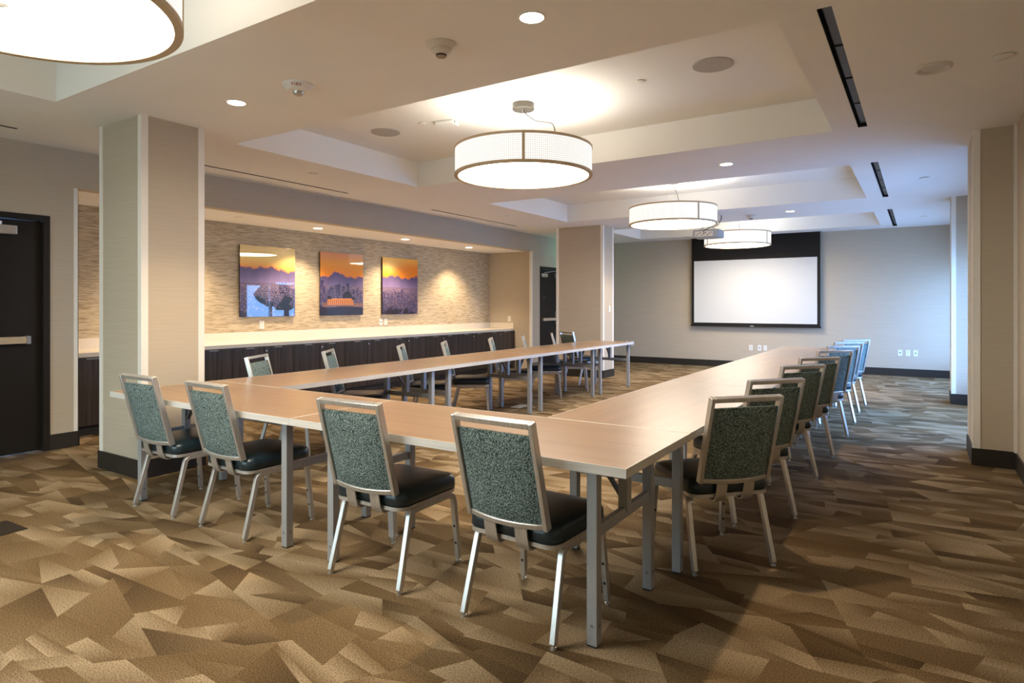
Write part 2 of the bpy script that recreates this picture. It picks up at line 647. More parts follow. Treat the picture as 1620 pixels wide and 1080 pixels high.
def walls():
    w = MB()
    x0 = XL - 0.14
    H = 3.2
    w.box((x0, YBK - 0.15, 0), (XL, D1[0], H))
    w.box((x0, D1[0], DH), (XL, D1[1], H))
    w.box((x0, D1[1], 0), (XL, AL[0], H))
    w.box((x0, AL[0], ZA), (XL, AL[1], H))
    w.box((x0, AL[1], 0), (XL, D2[0], H))
    w.box((x0, D2[0], DH), (XL, D2[1], H))
    w.box((x0, D2[1], 0), (XL, YF + 0.15, H))
    struct(w.build('wall_left', M_wall))
    # alcove shell
    struct(MB().box((XB - 0.12, AL[0] - 0.1, 0), (XB, AL[1] + 0.1, ZA)).build('wall_alcove', M_grass))
    struct(MB().box((XB, AL[1], 0), (x0, AL[1] + 0.1, ZA)).build('wall_alcove_far', M_wall))
    struct(MB().box((XB, AL[0] - 0.1, 0), (x0, AL[0], ZA)).build('wall_alcove_near', M_wall))
    struct(MB().box((XB - 0.12, AL[0] - 0.1, ZA), (x0, AL[1] + 0.1, ZA + 0.1)).build('ceiling_alcove', M_ceil))
    # corner guards of the alcove
    g = 0.034
    struct(MB().box((XL - 0.02, AL[0] - g, 0.143), (XL + 0.004, AL[0] + 0.004, ZA)).box((XL - 0.05, AL[0], 0.143), (XL + 0.004, AL[0] + 0.004, ZA)).build('trim_1', M_trim))
    struct(MB().box((XL - 0.05, AL[1] - 0.004, 0.143), (XL + 0.004, AL[1] + g, ZA)).build('trim_2', M_trim))
    # far wall
    struct(MB().box((XL - 0.15, YF, 0), (1.1, YF + 0.15, 3.2)).build('wall_far', M_wall))
    # back wall with an assumed, unseen window, sized for light from behind the camera
    b = MB()
    b.box((XL - 0.15, YBK - 0.15, 0), (-6.2, YBK, 3.2)).box((-2.8, YBK - 0.15, 0), (1.1, YBK, 3.2))
    b.box((-6.2, YBK - 0.15, 0), (-2.8, YBK, 0.2)).box((-6.2, YBK - 0.15, 2.3), (-2.8, YBK, 3.2))
    struct(b.build('wall_back', M_wall))
    # right wall: solid beside the camera, windows beyond the column
    r = MB()
    r.box((XR, YBK - 0.15, 0), (XR + 0.4, 6.70, 3.2))
    xw = 0.74
    r.box((xw, 6.70, 0), (xw + 0.15, 7.45, 3.2)).box((xw, 10.35, 0), (xw + 0.15, 11.1, 3.2)).box((xw, 13.95, 0), (xw + 0.15, YF + 0.1, 3.2))
    for a, b_ in ((7.45, 10.35), (11.1, 13.95)):
        r.box((xw, a, 0), (xw + 0.15, b_, 0.3)).box((xw, a, 2.1), (xw + 0.15, b_, 3.2))
    struct(r.build('wall_right', M_wall))
    # baseboards
    t, hb = 0.012, 0.143
    bb = MB()
    bb.box((XL, D1[1], 0), (XL + t, AL[0] + 0.005, hb)).box((XL - 0.14, AL[0], 0), (XL + t, AL[0] + t, hb))
    bb.box((XL, YBK, 0), (XL + t, D1[0], hb)).box((XL, AL[1], 0), (XL + t, D2[0], hb)).box((XL, D2[1], 0), (XL + t, YF, hb))
    struct(bb.build('baseboard_left', M_base))
    struct(MB().box((XL, YF - t, 0), (0.74, YF, hb)).build('baseboard_far', M_base))
    struct(MB().box((XR - t, YBK, 0), (XR, 6.61, hb)).box((0.74 - t, 7.28, 0), (0.74, 10.5, hb)).box((0.74 - t, 10.95, 0), (0.74, YF, hb)).build('baseboard_right', M_base))
    struct(MB().box((XL, YBK, 0), (XR, YBK + t, hb)).build('baseboard_back', M_base))


walls()


def window(n, axis, a0, a1, plane, z0, z1, panes, gm=None):
    """framed window in a wall; axis 'y' = runs along y in the right wall"""
    def pt(a, d, z):
        return (plane + d, a, z) if axis == 'y' else (a, plane - d, z)
    f = 0.05
    m = MB()
    m.box(pt(a0, 0.02, z0), pt(a1, 0.12, z0 + f)).box(pt(a0, 0.02, z1 - f), pt(a1, 0.12, z1))
    w = (a1 - a0 - f) / panes
    for k in range(panes + 1):
        m.box(pt(a0 + k * w, 0.02, z0 + f), pt(a0 + k * w + f, 0.12, z1 - f))
    o = struct(m.build('window_%d' % n, M_white))
    for k in range(panes):
        MB().box(pt(a0 + k * w + f, 0.066, z0 + f), pt(a0 + (k + 1) * w, 0.074, z1 - f)).build('pane', gm or M_glass, o)
    return o


window(1, 'y', 7.45, 10.35, 0.74, 0.3, 2.1, 3)
window(2, 'y', 11.1, 13.95, 0.74, 0.3, 2.1, 3)
window(3, 'x', -6.2, -2.8, YBK, 0.2, 2.3, 3, M_glass_b)


# ------------------------------------------------------------------ columns
def column(x0, x1, y0, y1, label, sides='all', cut=None):
    """wallcovered pier with pale corner guards and dark base"""
    cx, cy = (x0 + x1) / 2, (y0 + y1) / 2
    o = thing('column', label, 'column', (cx, cy, 0), 0, 'wallcovered columns')
    hx, hy = (x1 - x0) / 2, (y1 - y0) / 2
    MB().box((-hx, -hy, 0), (hx, hy, ZC + 0.02)).build('shaft', M_wall, o)
    w, p = 0.048, 0.005
    for sx in (-1, 1):
        for sy in (-1, 1):
            if sides == 'left' and sx > 0:
                continue
            m = MB()
            m.box((sx * (hx - w), sy * (hy - 0.01), 0.143), (sx * (hx + p), sy * (hy + p), ZC))
            m.box((sx * (hx - 0.01), sy * (hy - w), 0.143), (sx * (hx + p), sy * (hy - 0.01), ZC))
            m.build('corner_guard', M_trim, o)
    t = 0.014
    MB().box((-hx - t, -hy - t, 0), (hx + (t if sides == 'all' else 0), hy + t, 0.143)).build('base_cove', M_base, o)
    return o


column(-5.735, -5.075, 2.555, 3.06, 'square beige column nearest the camera, left of the tables')
column(-5.90, -4.925, 10.70, 11.17, 'wide beige column standing in front of the far left door')
column(0.372, 0.735, 6.61, 7.28, 'beige pier at the right edge of the photo, nearer of two', 'left')
column(0.352, 0.735, 10.50, 10.95, 'bluish lit pier at right beside the screen wall, farther of two', 'left')
struct(MB().box((XR - 0.02, 6.56, 0.143), (XR - 0.0, 6.605, ZC)).build('trim_3', M_trim))


# ------------------------------------------------------------------ doors in the left wall
def door(n, y0, y1, hinge_right, label_parts=True):
    x = XL
    f = 0.052
    m = MB()
    m.box((x - 0.14, y0, 0), (x + 0.012, y0 + f, DH)).box((x - 0.14, y1 - f, 0), (x + 0.012, y1, DH))
    m.box((x - 0.14, y0 + f, DH - f), (x + 0.012, y1 - f, DH))
    # stops
    m.box((x - 0.14, y0 + f, 0), (x - 0.095, y0 + f + 0.02, DH - f)).box((x - 0.14, y1 - f - 0.02, 0), (x - 0.095, y1 - f, DH - f))
    o = struct(m.build('door_%d' % n, M_door))
    lf = MB().box((x - 0.095, y0 + f + 0.004, 0.008), (x - 0.05, y1 - f - 0.004, DH - f - 0.004)).build('leaf', M_door, o)
    return o, x - 0.05


d1, lx = door(1, *D1, True)
MB().box((lx, 1.85, 1.982), (lx + 0.075, 2.345, 2.061)).build('closer_body', M_silver, d1, bevel=0.006)
MB().sweep([(lx + 0.05, 2.22, 2.085), (lx + 0.10, 1.9, 2.10), (lx + 0.05, 1.75, 2.13)], (0, 0, 1), 0.012, 0.022).lathe([(0.022, 0), (0.022, 0.03)], (lx + 0.045, 2.22, 2.062), 12).build('closer_arm', M_silver, d1)
pb = MB().box((lx + 0.02, 1.66, 1.003), (lx + 0.075, 2.415, 1.066)).build('panic_bar', M_bronze, d1, bevel=0.004)
MB().box((lx, 2.415, 0.998), (lx + 0.082, 2.445, 1.071)).box((lx, 1.63, 0.998), (lx + 0.082, 1.66, 1.071)).build('bar_end', M_silver, pb)

d2, lx = door(2, *D2, True)
MB().box((lx, 11.69, 1.955), (lx + 0.07, 11.93, 2.03)).build('closer_body', M_silver, d2, bevel=0.006)
MB().sweep([(lx + 0.045, 11.83, 2.05), (lx + 0.10, 12.1, 2.085), (lx + 0.04, 12.45, 2.10)], (0, 0, 1), 0.012, 0.022).build('closer_arm', M_silver, d2)
pb = MB().box((lx + 0.02, 11.74, 1.01), (lx + 0.07, 12.33, 1.07)).build('panic_bar', M_bronze, d2, bevel=0.004)
MB().box((lx, 12.33, 0.92), (lx + 0.075, 12.43, 1.22)).build('latch_case', M_silver, pb, bevel=0.006)
MB().tube([(lx + 0.03, 12.38, 1.22), (lx + 0.03, 12.38, 1.98)], 0.012, 8).build('latch_rod', M_silver, d2)
MB().box((lx, 12.33, 1.94), (lx + 0.06, 12.44, 2.05)).build('top_latch', M_silver, d2)
MB().box((lx, 12.24, 1.30), (lx + 0.012, 12.31, 1.46)).build('reader_plate', M_black, d2)
MB().lathe([(0.012, 0), (0.012, 0.012)], (0, 0, 0), 10).build('peephole', M_silver, d2).matrix_local = Matrix.Translation((lx, 11.87, 1.52)) @ Matrix.Rotation(R(90), 4, 'Y')

# green lit sign hanging near the far left door (hidden behind the column, only its glow shows)
es = thing('exit_sign', 'green lit sign hanging behind the wide column by the far door', 'sign', (-6.62, 12.66, 2.42))
MB().box((-0.15, -0.02, 0), (0.15, 0.02, 0.2)).build('panel', M_green, es)
MB().box((-0.16, -0.025, 0.2), (0.16, 0.025, 0.23)).box((-0.02, -0.02, 0.23), (0.02, 0.02, ZC - 2.42)).build('bracket', M_silver, es)

# ------------------------------------------------------------------ alcove: cabinets, counter, pictures
XF = -7.225       # door faces
DW = 0.459
Y0C = 4.731 - 4 * DW
CZ = 0.81


def cabinet(k):
    y = Y0C + 2 * k * DW
    names = ['nearest the left column', 'second from the left', 'third from the left', 'fourth from the left', 'middle one of nine',
             'sixth from the left', 'seventh from the left', 'second from the far end', 'at the far end of the row']
    o = thing('base_cabinet', 'dark wood two-door cabinet under the long counter, ' + names[k], 'cabinet', (XF, y + DW, 0), 0, 'cabinets under the counter')
    MB().box((-0.60, -DW, 0.10), (-0.022, DW, CZ)).build('body', M_cab, o)
    MB().box((-0.60, -DW, 0), (-0.06, DW, 0.10)).build('toe_kick', M_base, o)
    for s in (0, 1):
        a, b = (-DW, 0) if s == 0 else (0, DW)
        d = MB().box((-0.021, a + 0.0025, 0.105), (0, b - 0.0025, CZ - 0.012)).build('door', M_cab, o)
        c = (a + b) / 2 + (0.02 if s == 0 else -0.02)
        MB().box((-0.018, c - 0.06, CZ - 0.0125), (0.016, c + 0.06, CZ - 0.0095)).box((0.013, c - 0.06, CZ - 0.024), (0.016, c + 0.06, CZ - 0.0125)).build('edge_pull', M_tbar, d)
        if s == 1:
            m = MB().lathe([(0.011, 0), (0.011, 0.005)], (0, 0, 0), 12).build('lock', M_silver, d)
            m.matrix_local = Matrix.Translation((0, 0.035, CZ - 0.06)) @ Matrix.Rotation(R(90), 4, 'Y')


for k in range(9):
    cabinet(k)
yend = Y0C + 18 * DW
o = MB().box((XB, yend + 0.002, 0), (XF, AL[1] - 0.002, CZ)).build('cabinet_filler', M_cab)
tag(o, 'narrow dark wood filler panel closing the cabinet row at the far wall', 'filler panel')
ct = thing('countertop', 'long cream stone counter with upstand along the alcove', 'counter', (XB + 0.003, AL[0], CZ))
L = AL[1] - AL[0]
MB().box((0.0, 0.002, 0), (0.635, L - 0.002, 0.046)).build('slab', M_quartz, ct, bevel=0.003)
MB().box((0.0, 0.002, 0.046), (0.02, L - 0.002, 0.166)).build('back_upstand', M_quartz, ct)
MB().box((0.02, L - 0.022, 0.046), (0.635, L - 0.002, 0.166)).build('end_upstand', M_quartz, ct)


# pictures -----------------------------------------------------------------
def lerp(a, b, t):
    return a + (b - a) * t


def srgb(c):
    c = np.array(c) / 255.0
    return np.where(c <= 0.04045, c / 12.92, ((c + 0.055) / 1.055) ** 2.4)


def picture_pixels(kind, W=132, H=144):
    rg = np.random.default_rng(20 + kind)
    img = np.zeros((H, W, 3))     # row 0 = top
    yy = np.linspace(0, 1, H)[:, None]
    xx = np.linspace(0, 1, W)[None, :]
    tops = [((214, 178, 96), (246, 214, 118), (236, 150, 60)), ((214, 142, 90), (238, 160, 50), (246, 150, 22)), ((250, 190, 90), (240, 140, 50), (250, 140, 20))][kind]
    a, b, c = [np.array(q, float) for q in tops]
    hz = 0.34 + 0.04 * (kind == 0) * (xx - 0.5)
    t = np.clip(yy / 0.34, 0, 1)
    sky = np.where((t < 0.5)[..., None], lerp(a, b, (t * 2)[..., None]), lerp(b, c, (t * 2 - 1)[..., None])) * np.ones((1, W, 1))
    if kind != 1:
        gx = 0.8 if kind == 0 else 0.18
        glow = np.exp(-(((xx - gx) / 0.3) ** 2 + ((yy - 0.12) / 0.16) ** 2))[..., None]
        sky = lerp(sky, np.array((255, 226, 150.)), glow * 0.8)
    img[:] = sky
    # cloud bank
    prof = 0.335 + 0.02 * np.sin(xx * 9 + kind) + 0.012 * np.sin(xx * 31 + 2 * kind) + 0.004 * np.sin(xx * 67 + kind * 3) + 0.003 * rg.standard_normal((1, W))
    if kind == 1:
        prof = prof + 0.03 - 0.05 * np.exp(-((xx - 0.36) / 0.09) ** 2)
    if kind == 0:
        prof = prof - 0.05 + 0.05 * xx
    ct_ = np.clip((yy - prof) / 0.2, 0, 1)[..., None]
    cloud = lerp(np.array((92, 80, 122.)), np.array((134, 116, 158.)), ct_)
    band = (yy > prof)[..., None]
    img = np.where(band, cloud, img)
    edge = (np.abs(yy - prof) < 0.012)[..., None]
    img = np.where(edge & (rg.random((H, W, 1)) < 0.6), np.array((235, 128, 90.)), img)
    # distant plain of lights
    ph = np.clip((yy - 0.52) / 0.3, 0, 1)[..., None]
    plain_ = lerp(np.array((124, 104, 132.)), np.array((46, 50, 92.)), ph)
    img = np.where((yy > 0.52)[..., None], plain_, img)
    sp = (rg.random((H, W)) < 0.30) & (yy > 0.545)
    spc = np.array([(236, 190, 150), (198, 190, 220), (60, 60, 100), (40, 42, 76), (225, 140, 90)], float)[rg.integers(0, 5, (H, W))]
    img = np.where(sp[..., None], lerp(img, spc, 0.6), img)
    # skyline

    def tower(x, w, top, bot, col):
        i0, i1 = int((x - w / 2) * W), int((x + w / 2) * W)
        j0, j1 = int(top * H), int(bot * H)
        i0, i1 = max(i0, 0), min(i1, W)
        if i1 <= i0:
            return
        img[j0:j1, i0:i1] = col
        lit = rg.random((j1 - j0, i1 - i0)) < 0.22
        img[j0:j1, i0:i1][lit] = lerp(np.array(col, float), np.array((220, 200, 210.)), 0.55)
    if kind == 0:
        for x, w, tp in ((0.73, 0.07, 0.52), (0.80, 0.08, 0.51), (0.865, 0.07, 0.55), (0.97, 0.06, 0.61), (0.52, 0.04, 0.64), (0.64, 0.03, 0.65)):
            tower(x, w, tp, 0.68, (46, 30, 70))
    elif kind == 1:
        for x, w, tp in ((0.05, 0.07, 0.45), (0.09, 0.05, 0.56), (0.18, 0.05, 0.60), (0.26, 0.09, 0.55), (0.37, 0.07, 0.52), (0.42, 0.06, 0.50), (0.53, 0.06, 0.54), (0.63, 0.06, 0.48), (0.68, 0.04, 0.60), (0.77, 0.05, 0.59), (0.87, 0.06, 0.56), (0.95, 0.05, 0.63)):
            tower(x, w, tp, 0.76, (46, 40, 84))
    else:
        for x, w, tp in ((0.06, 0.06, 0.60), (0.14, 0.05, 0.63), (0.26, 0.05, 0.62), (0.36, 0.06, 0.60), (0.45, 0.09, 0.61), (0.54, 0.06, 0.56), (0.62, 0.05, 0.63), (0.72, 0.05, 0.66)):
            tower(x, w, tp, 0.74, (48, 42, 86))
        img[int(0.30 * H):int(0.36 * H), int(0.93 * W):int(0.97 * W)] = (120, 96, 128)
    # foreground
    if kind == 1:
        hill = (yy > 0.865 + 0.012 * np.sin(xx * 8))
        img = np.where(hill[..., None], np.array((34, 28, 48.)), img)
        img[int(0.735 * H):int(0.835 * H), int(0.16 * W):int(0.76 * W)] = (226, 142, 60)
        for i in range(int(0.18 * W), int(0.74 * W), 6):
            img[int(0.75 * H):int(0.825 * H), i:i + 2] = (120, 62, 40)
        img[int(0.80 * H):int(0.865 * H), int(0.05 * W):int(0.98 * W)] = lerp(img[int(0.80 * H):int(0.865 * H), int(0.05 * W):int(0.98 * W)], np.array((190, 120, 70.)), 0.5)
        for x, y, r in ((0.62, 0.72, 0.115), (0.20, 0.74, 0.055), (0.77, 0.75, 0.05)):
            dome = (((xx - x) / r) ** 2 + ((yy - y) / (r * 0.92)) ** 2 < 1) & (yy < y + 0.005)
            img = np.where(dome[..., None], np.array((38, 28, 44.)), img)
    else:
        n = 26 if kind == 0 else 16
        for _ in range(n):
            x, y, r = rg.uniform(0, 0.9), rg.uniform(0.93, 1.03), rg.uniform(0.03, 0.09)
            if kind == 0 and _ < 14:
                x, y = rg.uniform(0.2, 0.95), rg.uniform(0.74, 0.92)
            bl = ((xx - x) / r) ** 2 + ((yy - y) / (r * 0.8)) ** 2 + 0.35 * rg.standard_normal((H, W)) < 1
            img = np.where(bl[..., None], np.array((36, 34, 52.)), img)
    return srgb(np.clip(img, 0, 255))


def picture(kind, y0, y1, label):
    z0, z1 = 1.187, 2.187
    o = thing('picture_panel', label, 'picture', (XB, (y0 + y1) / 2, z0), 0, 'glossy skyline pictures in the alcove')
    hw = (y1 - y0) / 2
    MB().box((0.0, -hw * 0.7, 0.1), (0.022, hw * 0.7, 0.9)).build('wall_cleat', M_black, o)
    MB().box((0.022, -hw, 0), (0.038, hw, z1 - z0)).build('backing', M_scrblk, o)
    px = picture_pixels(kind)
    H, W = px.shape[:2]
    vs = [(0.0386, -hw + 2 * hw * i / W, (z1 - z0) * (1 - j / H)) for j in range(H + 1) for i in range(W + 1)]
    fs = [(j * (W + 1) + i, (j + 1) * (W + 1) + i, (j + 1) * (W + 1) + i + 1, j * (W + 1) + i + 1) for j in range(H) for i in range(W)]
    me = bpy.data.meshes.new('print')
    me.from_pydata(vs, [], fs)
    ca = me.color_attributes.new('print', 'FLOAT_COLOR', 'CORNER')
    arr = np.ones((H * W, 4, 4), np.float32)
    arr[:, :, :3] = px.reshape(-1, 1, 3)
    ca.data.foreach_set('color', arr.ravel())
    me.materials.append(M_print)
    p = bpy.data.objects.new('print', me)
    C.objects.link(p)
    p.parent = o
    p['label'] = 'photo print of a city at sunset'


picture(0, 5.25, 6.16, 'leftmost city sunset picture with hazy yellow sky')
picture(1, 6.63, 7.53, 'middle city sunset picture with a lit domed building')
picture(2, 7.985, 8.895, 'rightmost city sunset picture with purple cloud bank')


# wall plates ---------------------------------------------------------------
def wall_plate(loc, normal, label, kind='duplex', group=None):
    rz = {'+x': 0, '-y': R(-90), '-x': R(180)}[normal]
    o = thing('wall_plate', label, 'outlet', loc, rz, group)
    MB().box((0, -0.036, -0.057), (0.006, 0.036, 0.057)).build('plate', M_white, o, bevel=0.002)
    if kind == 'duplex':
        for s in (-1, 1):
            MB().box((0.006, -0.014, s * 0.022 - 0.013), (0.008, 0.014, s * 0.022 + 0.013)).build('socket', M_offw, o)
    elif kind == 'jack':
        MB().box((0.006, -0.012, -0.008), (0.008, 0.012, 0.010)).build('jack', M_black, o)
    else:
        MB().box((0.006, -0.017, -0.033), (0.009, 0.017, 0.033)).build('rocker', M_white, o)


wall_plate((XB, 5.62, 1.07), '+x', 'white wall outlet just below the leftmost picture')
wall_plate((XB, 7.985, 1.055), '+x', 'white wall plate below the rightmost picture, left one of the pair', 'jack')
wall_plate((XB, 8.10, 1.055), '+x', 'white wall plate below the rightmost picture, right one of the pair')
wall_plate((-7.36, AL[1], 1.058), '-y', 'white wall plate above the far end of the counter', 'rocker')
for x, k, t in ((-0.334, 'jack', 'left of three, near the far pier'), (-0.206, 'duplex', 'middle of three, near the far pier'), (-0.085, 'jack', 'right of three, near the far pier'),
                (-3.055, 'duplex', 'left of three, below the screen'), (-2.88, 'jack', 'middle of three, below the screen'), (-2.765, 'rocker', 'right of three, below the screen'),
                (-5.878, 'duplex', 'left of the pair behind the left tables'), (-5.743, 'rocker', 'right of the pair behind the left tables')):
    wall_plate((x, YF, 0.443), '-y', 'white wall plate low on the far wall, ' + t, k)
wall_plate((-4.92, 10.97, 1.28), '+x', 'small white switch on the side of the wide column', 'rocker')

# ------------------------------------------------------------------ projection screen and projector
sc = thing('projection_screen', 'large white projection screen with black border on the far wall', 'screen', (-3.0, YF - 0.10, 0.90))
MB().box((-1.30, 0.0, 0.012), (1.30, 0.004, ZC - 0.90)).build('black_drop', M_scrblk, sc)
MB().box((-1.245, -0.003, 0.065), (1.245, -0.0005, 1.425)).build('viewing_surface', M_screen, sc)
bar = MB().box((-1.315, -0.016, -0.012), (1.315, 0.018, 0.022)).build('weight_bar', M_scrblk, sc, bevel=0.004)
MB().box((-0.045, -0.018, -0.002), (0.03, -0.016, 0.012)).build('maker_badge', M_offw, bar)
MB().box((-1.315, -0.03, ZC - 0.905), (1.315, 0.03, ZC - 0.898)).build('ceiling_slot', M_scrblk, sc)

pj = thing('projector', 'grey ceiling projector between the two far drum lamps', 'projector', (-2.93, 10.30, 2.45))
MB().loft([rrect(0.40, 0.33, 0.02, 0.0, 3, 0, 0.165), rrect(0.42, 0.35, 0.02, 0.02, 3, 0, 0.165), rrect(0.42, 0.35, 0.02, 0.11, 3, 0, 0.165), rrect(0.40, 0.33, 0.02, 0.125, 3, 0, 0.165)]).build('case', M_proj, pj, smooth=40)
MB().box((-0.17, -0.012, 0.015), (0.12, -0.009, 0.10)).build('connector_panel', M_offw, pj)
pm = MB()
for i in range(9):
    pm.box((-0.15 + i * 0.029, -0.015, 0.03 + 0.018 * (i % 3)), (-0.135 + i * 0.029, -0.0118, 0.045 + 0.018 * (i % 3)))
pm.build('socket_row', M_black, pj)
for s in (-1, 1):
    MB().tube([(0.14 * s, 0.08, 0.12), (0.05 * s, 0.16, 0.19)], 0.008, 6).build('mount_arm', M_silver, pj)
MB().lathe([(0.02, 0.17), (0.02, ZC - 2.45)], (0, 0.165, 0), 12).build('mount_pole', M_silver, pj)
MB().box((-0.09, 0.10, ZC - 2.45 - 0.012), (0.20, 0.25, ZC - 2.45 - 0.001)).build('ceiling_plate', M_white, pj)
MB().tube([(0.19, 0.22, ZC - 2.46), (0.20, 0.2, 0.31), (0.17, 0.12, 0.2), (0.08, 0.0, 0.15), (-0.03, -0.03, 0.11), (-0.02, -0.015, 0.06)], 0.006, 6).build('cable', M_black, pj, smooth=60)


# ------------------------------------------------------------------ pendant drum lamps
def pendant(x, y, label, kind=0):
    zb, zt, r = 2.485, 2.735, 0.61
    o = thing('drum_pendant_lamp', label, 'lamp', (x, y, zb), R(34) + kind * 0.35, 'drum pendant lamps')
    h = zt - zb
    MB().lathe([(r - 0.035, 0.006), (0.001, 0.006)], n=64, caps=False).build('bottom_diffuser', M_diff, o)
    MB().lathe([(0.001, h - 0.012), (r - 0.012, h - 0.012)], n=64, caps=False).build('top_diffuser', M_difft, o)
    MB().lathe([(r - 0.006, 0.012), (r - 0.006, h - 0.012)], n=96, caps=False).build('lattice_shade', M_lat, o, smooth=40)
    MB().lathe([(r - 0.036, 0.004), (r - 0.034, 0.0), (r, 0.0), (r, 0.022), (r - 0.004, 0.022), (r - 0.036, 0.012), (r - 0.036, 0.004)], n=96, caps=False).build('bottom_ring', M_bronze, o, smooth=30)
    MB().lathe([(r - 0.012, h - 0.019), (r, h - 0.019), (r, h), (r - 0.012, h), (r - 0.012, h - 0.019)], n=96, caps=False).build('top_ring', M_bronze, o, smooth=30)
    for k in range(3):
        a = 2 * math.pi * k / 3 + R(-92)
        c, s = math.cos(a), math.sin(a)
        rr = r - 0.001
        m = MB()
        w = 0.011
        pts = []
        for q in (-1, 1):
            for d in (-0.004, 0.0015):
                pts.append((c * (rr + d) - s * w * q, s * (rr + d) + c * w * q))
        m.loft([[(pts[i][0], pts[i][1], z) for i in (0, 1, 3, 2)] for z in (0.015, h - 0.01)])
        m.build('seam_strip', M_bronze, o)
    MB().lathe([(0.022, 0.006), (0.022, -0.004), (0.010, -0.010), (0.004, -0.012)], n=16).build('finial', M_white, o, smooth=40)
    cz = ZT - zb
    MB().lathe([(0.098, cz), (0.098, cz - 0.052), (0.092, cz - 0.058)], n=32).build('canopy', M_canopy, o, smooth=40)
    for k in range(3):
        a = 2 * math.pi * k / 3 + 0.4
        MB().tube([(0.06 * math.cos(a), 0.06 * math.sin(a), cz - 0.05), (0.09 * math.cos(a), 0.09 * math.sin(a), h - 0.012)], 0.0012, 5).build('suspension_cable', M_silver, o)
    if kind == 0:
        path = [(0, 0, cz - 0.055), (0.03, -0.01, cz - 0.10), (0.11, -0.02, cz - 0.155), (0.20, -0.02, cz - 0.17), (0.27, -0.01, cz - 0.2), (0.30, 0, h - 0.012)]
    else:
        path = [(0, 0, cz - 0.055), (0.04, 0, cz - 0.13), (0.10, 0.01, cz - 0.25), (0.12, 0.01, h - 0.012)]
    # smooth the cord
    P = [Vector(p) for p in path]
    sm = []
    for i in range(len(P) - 1):
        p0, p1, p2, p3 = P[max(i - 1, 0)], P[i], P[i + 1], P[min(i + 2, len(P) - 1)]
        for k in range(5):
            t = k / 5
            sm.append(0.5 * ((2 * p1) + (p2 - p0) * t + (2 * p0 - 5 * p1 + 4 * p2 - p3) * t * t + (3 * p1 - p0 - 3 * p2 + p3) * t ** 3))
    sm.append(P[-1])
    MB().tube(sm, 0.0045, 6).build('power_cord', M_canopy, o, smooth=60)
    if kind == 2:
        lp = [(0.02 * k / 6 - 0.1 + 0.03 * math.cos(k * 1.1), 0.05 * math.sin(k * 0.9), h + 0.03 + 0.03 * math.sin(k * 1.1)) for k in range(18)]
        MB().tube([(p[0] + i * 0.006, p[1], p[2]) for i, p in enumerate(lp)], 0.004, 5).build('spare_cord', M_canopy, o)
    return o


pendant(-2.91, 0.955, 'white drum pendant lamp cut off at the top left corner')
pendant(-2.96, 4.76, 'large white drum pendant lamp hanging over the near half of the tables')
pendant(-2.96, 8.77, 'white drum pendant lamp in the middle tray, left of the projector', 1)
pendant(-2.96, 12.52, 'farthest white drum pendant lamp in front of the screen', 2)


# ------------------------------------------------------------------ recessed downlights
def downlight(x, y, z, label, watts, lit=True, r=0.062, spot=85, group=None):
    o = thing('downlight', label, 'downlight', (x, y, z), 0, group)
    MB().lathe([(r + 0.014, 0.0), (r + 0.012, -0.005), (r, -0.005), (r, -0.001), (r + 0.014, -0.0005)], n=28, caps=False).build('rim', M_white, o, smooth=40)
    if lit:
        MB().lathe([(r, -0.0025), (0.001, -0.0025)], n=28, caps=False).build('lens', M_down, o)
    else:
        MB().lathe([(r + 0.02, 0), (r + 0.02, -0.006), (r + 0.008, -0.016), (r - 0.004, -0.016), (r - 0.02, -0.004), (0.001, -0.003)], n=32, caps=False).build('baffle', M_offw, o, smooth=30)
    if lit:
        l = bpy.data.lights.new('downlight_beam', 'SPOT')
        l.energy = watts
        l.spot_size = R(spot)
        l.spot_blend = 0.7
        l.shadow_soft_size = 0.04
        l.color = (1.0, 0.76, 0.50)
        b = bpy.data.objects.new('downlight_beam', l)
        C.objects.link(b)
        b.parent = o
        b.location = (0, 0, -0.02)
    return o


G = 'downlights in the main ceiling'
downlight(-4.20, 2.784, ZC, 'lit downlight nearest the left column', DOWN_W, group=G)
downlight(-1.68, 2.784, ZC, 'lit downlight at the top centre of the photo', DOWN_W, group=G)
downlight(-4.20, 6.79, ZC, 'lit downlight hidden behind the large drum lamp', DOWN_W, group=G)
downlight(-1.716, 6.79, ZC, 'lit downlight on the beam right of the large drum lamp', DOWN_W, group=G)
downlight(-4.20, 10.75, ZC, 'lit downlight hidden behind the middle drum lamp', DOWN_W, group=G)
downlight(-1.732, 10.75, ZC, 'lit downlight on the far beam right of the projector', DOWN_W, group=G)
G = 'downlights in the alcove'
downlight(-7.37, 4.30, ZA, 'lit alcove downlight hidden behind the left column', ALC_W, spot=110, group=G)
downlight(-7.37, 6.19, ZA, 'lit alcove downlight between the left and middle pictures', ALC_W, spot=110, group=G)
downlight(-7.37, 8.05, ZA, 'lit alcove downlight above the gap left of the rightmost picture', ALC_W, spot=110, group=G)
downlight(-7.37, 9.85, ZA, 'lit alcove downlight farthest along, right of all pictures', ALC_W, spot=110, group=G)
downlight(0.063, 4.73, ZC, 'unlit round ceiling fixture at the upper right', 0, False, 0.085)
G = 'small sprinkler covers'
